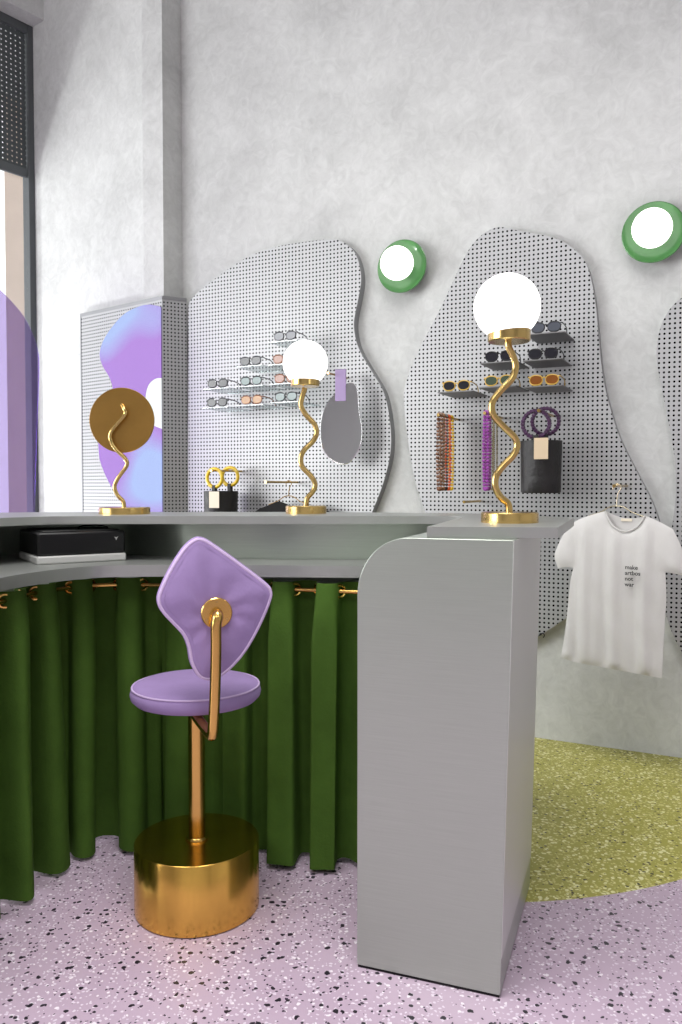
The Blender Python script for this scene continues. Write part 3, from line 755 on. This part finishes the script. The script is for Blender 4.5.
def ring_mesh(t, c, R, r, yaw, m, name, beads=0, label=None):
    mb = MB(); ax = Vector((math.cos(yaw), math.sin(yaw), 0))
    pts = [c + ax*(R*math.cos(a)) + Vector((0, 0, R*math.sin(a))) for a in [2*PI*k/40 for k in range(40)]]
    mb.tube(pts, r, 10, True)
    if beads:
        for k in range(beads):
            a = 2*PI*k/beads; mb.sphere(c+ax*(R*math.cos(a))+Vector((0, 0, R*math.sin(a))), r*1.45, 8)
    return t.part(mb, name, m, label)
def bag(px_top, top_y, bot_y, half_px, off, rings, ring_R, ring_m, tagp, tag_m, label, beads):
    c0 = W(px_top, (top_y+bot_y)/2, BO+off); D = c0.y
    ztop = W(px_top, top_y, BO+off).z; zbot = W(px_top, bot_y, BO+off).z
    R = half_px/FPX*D
    t = Thing('bucket_bag', label, 'bag', (c0.x, c0.y, zbot), -WA, 'black bucket bags on pegs')
    h = ztop-zbot
    t.part(MB().lathe([(R*.90, 0), (R*.95, .006), (R*.96, h*.30), (R*.955, h*.32), (R*.965, h*.34), (R*.98, h*.68), (R*.975, h*.70), (R*.985, h*.72), (R, h), (R-.005, h), (R-.006, h*.75)], seg=48), 'body', M['blackm'])
    for i, (px, py, o) in enumerate(rings):
        ring_mesh(t, t.l(W(px, py, BO+o)), ring_R, .0075 if beads else .0105, .1*i, ring_m, 'ring_handle', beads)
        p = t.l(W(px, py, BO+o)); q = Vector((p.x, p.y, p.z-ring_R))
        t.part(MB().box((q.x-.012, q.y-.012, h-.02), (q.x+.012, q.y+.012, q.z+.01)), 'loop', M['blackm'], bevel=.003)
    a = t.l(W(tagp[0], tagp[1], BO+off+R+.012)); b = t.l(W(tagp[2], tagp[3], BO+off+R+.012))
    yy = -R-.012
    t.part(MB().box((a.x, yy, b.z), (b.x, yy+.002, a.z)), 'price_tag', tag_m, 'card price tag', smooth=False)
peg(538.5, 410.5, .32, 'brass peg holding the black bag with plum ring handles')
bag(541, 441, 493, 20.5, .20, [(536, 424, .27), (545.5, 421.5, .18)], .060, M['plum'], (534, 438, 548, 459), M['paper'], 'black leather bucket bag with beaded plum ring handles and a kraft tag', 26)
peg(211, 470.5, .30, 'brass peg holding the black bag with yellow ring handles')
bag(221, 491, 530, 17, .18, [(214.5, 478, .25), (230, 476.5, .12)], .050, M['yellow'], (209, 491.5, 219, 508), M['paperw'], 'black bucket bag with two yellow ring handles, behind the counter at left', 0)

def necklace(root, d, length, r, m, label, open_=.007, gap=1.9):
    p = at(root, d)
    t_ = Thing('bead_necklace', label, 'necklace', (p.x, p.y, p.z-length), -WA, 'bead necklaces on the tall board')
    mb = MB(); zt = length+.006
    n = int(length/(r*gap))
    for s in (-1, 1):
        for k in range(n+1):
            z = (length)*(1-k/n)
            mb.sphere((s*(open_+.003*math.sin(PI*k/n)), random.uniform(-.002, .002), z+(.0)), r, 8, (1, 1, .95))
    for k in range(1, 6):
        a = PI*k/6; mb.sphere((open_*math.cos(a), 0, -open_*math.sin(a)), r, 8); mb.sphere((open_*math.cos(a), 0, length+open_*math.sin(a)*1.2), r, 8)
    t_.part(mb, 'beads', m)
R1 = peg(438, 415, .30, 'brass peg holding the brown, orange and yellow necklaces')
for d, r, m, lab in [(.275, .0095, 'tort', 'chunky tortoise brown bead necklace at the front of its peg'), (.235, .008, 'ivory', 'brown and ivory bead necklace second on the left peg'), (.19, .008, 'darkbead', 'near-black bead necklace between the brown and the orange ones'), (.15, .0078, 'orange', 'bright orange bead necklace'), (.105, .0078, 'yelbead', 'yellow bead necklace hanging closest to the board')]:
    necklace(R1, d, .345, r, M[m], lab)
R2 = peg(484.5, 413, .30, 'brass peg holding the purple necklaces behind the lamp stem')
for d, r, m, lab in [(.275, .0082, 'purple', 'bright purple bead necklace at the front of its peg'), (.235, .0075, 'purple2', 'dark magenta bead necklace just behind the bright purple one'), (.17, .005, 'olive', 'thin olive bead necklace behind the purple ones'), (.12, .005, 'olive', 'pale olive bead necklace beside the near lamp stem')]:
    necklace(R2, d, .345, r, M[m], lab)
peg(464, 502, .26, 'bare brass peg just above the counter, left of the near lamp foot')
R4 = peg(265.5, 482, .34, 'brass peg carrying the black top, left of the middle lamp stem')

# hanging hand mirror
R3 = peg(328, 373, .22, 'brass peg holding the freeform hanging mirror', .005)
mo = .15
hm_px = [(353, 384), (356.5, 391), (357.5, 402), (358.5, 414), (361, 430), (359.3, 445), (353, 457), (346.5, 463.3), (338, 463.2), (328.7, 458), (322.2, 449), (319.8, 436), (320.4, 421), (324, 408), (331.5, 397), (341.6, 389.4), (347.3, 383.5)]
hm_px = [(x+1.0, y) for x, y in hm_px]
c = W(341, 464, BO+mo); MY = WA-math.radians(14.5); mn = Vector((-math.sin(MY), -math.cos(MY), 0))
hm = Thing('hanging_mirror', 'freeform frameless mirror hanging from a lilac leather strap', 'mirror', tuple(c), -MY)
def mpt(px, py): return hm.l(hit(px, py, c, mn))
lp = smooth_loop([Vector((mpt(*p).x, mpt(*p).z, 0)) for p in hm_px], 5)
g = hm.part(MB().prism([(p.x, p.y) for p in lp], -.003, .003, lambda p, q, h: (p, h, q)), 'glass', M['mirror'], smooth=False)
hm.part(MB().tube([(p.x, 0, p.y) for p in lp], .0034, 6, True), 'rim', M['chrome'])
sa, sb_ = mpt(335.5, 369.5), mpt(346, 401)
hm.part(MB().box((sa.x, -.0085, sb_.z), (sb_.x, -.0045, sa.z)).box((sa.x, .0045, sb_.z), (sb_.x, .0085, sa.z)).box((sa.x, -.0085, sa.z-.003), (sb_.x, .0085, sa.z)), 'strap', M['strap'], 'lilac leather strap', smooth=False)

# ------------------------------------------------------------------ T-shirts on hangers
def tee(t, to2, outline_front, outline_back, m, step=.016, seed=1, fold=.007):
    mb = MB()
    for side, ol in ((-1, outline_front), (1, outline_back)):
        lp = smooth_path_closed(ol, to2)
        v, f, dist = cdt_fill(lp, step)
        zmax = max(p.y for p in v); zmin = min(p.y for p in v)
        vs = []
        for p in v:
            d = dist(p.x, p.y); b = 1-math.exp(-d/.018); low = (zmax-p.y)/(zmax-zmin)
            y = .002+.011*b + fold*b*(.25+low)*(math.sin(p.x*52+seed+.8*math.sin(3*p.y))+.6*math.sin(p.x*97+seed*2+.7*math.sin(5*p.y)))
            y += .0015*b*math.sin(p.y*40+p.x*30)
            vs.append((p.x, side*max(.001, y if side < 0 else y*.6), p.y))
        mb.add(vs, f)
    return t.part(mb, 'cloth', m, angle=80)
def smooth_path_closed(ol, to2):
    out = []
    for seg in ol:                       # a list of runs; each run is smoothed, joins stay crisp
        pp = [Vector((*to2(*p), 0)) for p in seg]
        sp = smooth_path(pp, 4) if len(pp) > 2 else pp
        for q in sp:
            if not out or (Vector(out[-1])-q.to_2d()).length > 1e-4: out.append((q.x, q.y))
    if (Vector(out[0])-Vector(out[-1])).length < 1e-4: out.pop()
    return out

R5 = peg(614, 486, .42, 'brass peg carrying the white T-shirt')
TY = math.radians(36)
tn = Vector((-math.sin(TY), -math.cos(TY), 0)); tp0 = at(R5, .33)
ts = Thing('t_shirt', 'white printed T-shirt on a brass wire hanger at right', 't-shirt', (tp0.x, tp0.y, hit(610, 678, tp0, tn).z), -TY)
def t2(px, py):
    q = ts.l(hit(px, py, tp0, tn)); return (q.x, q.z)
shL = [(606, 511), (592, 514.5), (576.5, 520.5)]; slL = [(576.5, 520.5), (567, 529), (561, 539), (556.5, 549), (554.7, 557), (558, 568.3)]
hmL = [(558, 568.3), (566, 567), (574, 568)]; sideL = [(574, 566), (571, 578), (568.6, 599), (565.4, 631), (561, 657)]
hem = [(561, 657), (573, 661.5), (598.7, 666.5), (631, 672.5), (662, 678.3)]; sideR = [(662, 678.3), (663.3, 652), (665, 620), (666.5, 599), (665.5, 573)]
hmR = [(666, 572), (676, 574), (689, 577)]; slR = [(689, 577), (686, 563), (681, 546), (673, 529)]; shR = [(673, 529), (660, 522), (645.5, 515.5)]
neckF = [(645.5, 515.5), (640, 524), (632, 530), (623, 531), (614, 526), (609, 518), (606, 511)]
neckB = [(645.5, 515.5), (636, 518), (625, 518), (614, 515), (606, 511)]
tee(ts, t2, [shL, slL, hmL, sideL, hem, sideR, hmR, slR, shR, neckF], [shL, slL, hmL, sideL, hem, sideR, hmR, slR, shR, neckB], M['shirt'])
def on_shirt(px, py, off): q = ts.l(hit(px, py, tp0, tn)); return (q.x, -off, q.z)
ts.part(MB().tube([on_shirt(x, y, .010) for x, y in [(v.x, v.y) for v in smooth_path([Vector((*p, 0)) for p in neckF], 4)]], .0035, 6), 'collar', M['shirt'])
ca_, cb_ = on_shirt(621, 517.5, -.004), on_shirt(632, 520, -.004)
ts.part(MB().box((ca_[0], -.0005, cb_[2]-.006), (cb_[0], .0008, ca_[2]-.004)), 'neck_label', M['paperw'], smooth=False)
# lettering
fc = bpy.data.curves.new('lettering', 'FONT'); fc.body = 'make\nartbos\nnot\nwar'; fc.size = .0245; fc.space_line = .98; fc.extrude = .0004; fc.offset = .0004
fo = bpy.data.objects.new('lettering_source', fc); COL.objects.link(fo)
dg = bpy.context.evaluated_depsgraph_get()
me = bpy.data.meshes.new_from_object(fo.evaluated_get(dg)); bpy.data.objects.remove(fo)
me.materials.clear(); me.materials.append(M['ink'])
lo = bpy.data.objects.new('lettering', me); COL.objects.link(lo); lo.parent = ts.o; lo['label'] = 'small black lettering on the chest'
q = on_shirt(627.3, 568.3, .034); lo.location = q; lo.rotation_euler = (PI/2, 0, 0)

def hanger(label, root, d, neck, hook_h, span, drop, yaw, m):
    p = at(root, d)
    t = Thing('clothes_hanger', label, 'hanger', (p.x, p.y, p.z-hook_h-drop), -yaw, 'brass wire hangers')
    zt = hook_h+drop
    r = .017
    hook = [(-r*math.cos(a)+0, 0, zt-r+.009+r*math.sin(a)) for a in [PI*(k/12)-.5 for k in range(16)]]
    hook += [(.004, 0, zt-2*r), (0, 0, zt-hook_h+.012), (0, 0, zt-hook_h)]
    t.part(MB().tube(smooth_path(hook, 3), .0024, 8), 'hook', m)
    t.part(MB().tube(smooth_path([(-span, 0, 0), (-span*.55, 0, drop*.42), (-.03, 0, drop*.9), (0, 0, drop), (.03, 0, drop*.9), (span*.55, 0, drop*.42), (span, 0, 0)], 5), .0026, 8), 'shoulder_bar', m)
hanger('brass wire hanger holding the white T-shirt', R5, .33, None, .085, .12, .045, TY, mat('pale_brass', (214, 204, 176), .25, 1))
# black top on a hanger, mostly hidden by the counter
hanger('brass wire hanger holding the black top behind the counter', R4, .10, None, .075, .13, .05, WA, M['brass'])
pb = at(R4, .10)
bt = Thing('black_top', 'black folded top on a hanger, peeping over the counter by the middle lamp', 'top', (pb.x, pb.y, pb.z-.55), -WA)
def k2(px, py): q = bt.l(W(px, py, BO+.10)); return (q.x, q.z)
s1 = [(289, 505), (279, 501.5), (269, 505), (256, 511), (252, 520), (254, 545)]
s2 = [(254, 545), (258, 575), (330, 575), (336, 545)]
s3 = [(336, 545), (338, 520), (330, 512), (316, 506), (306, 504), (298, 506), (289, 505)]
tee(bt, k2, [s1, s2, s3], [s1, s2, s3], M['blackcloth'], .025, 3)
# small cable clip at the foot of the tall board
cp = W(541, 634, BO+.001)
sc_ = Thing('wall_clip', 'tiny dark metal clip at the lower edge of the tall board', 'clip', tuple(cp), -WA)
sc_.part(MB().lathe([(.006, 0), (.006, .012)], (0, 0, 0), 12, Matrix((Vector((1, 0, 0)), Vector((0, 0, 1)), Vector((0, -1, 0)))).transposed()), 'stud', M['black'])
sc_.part(MB().tube(smooth_path([(0, -.01, 0), (.012, -.018, .008), (.02, -.015, -.002), (.014, -.012, -.014)], 4), .0025, 6), 'hook', M['black'])
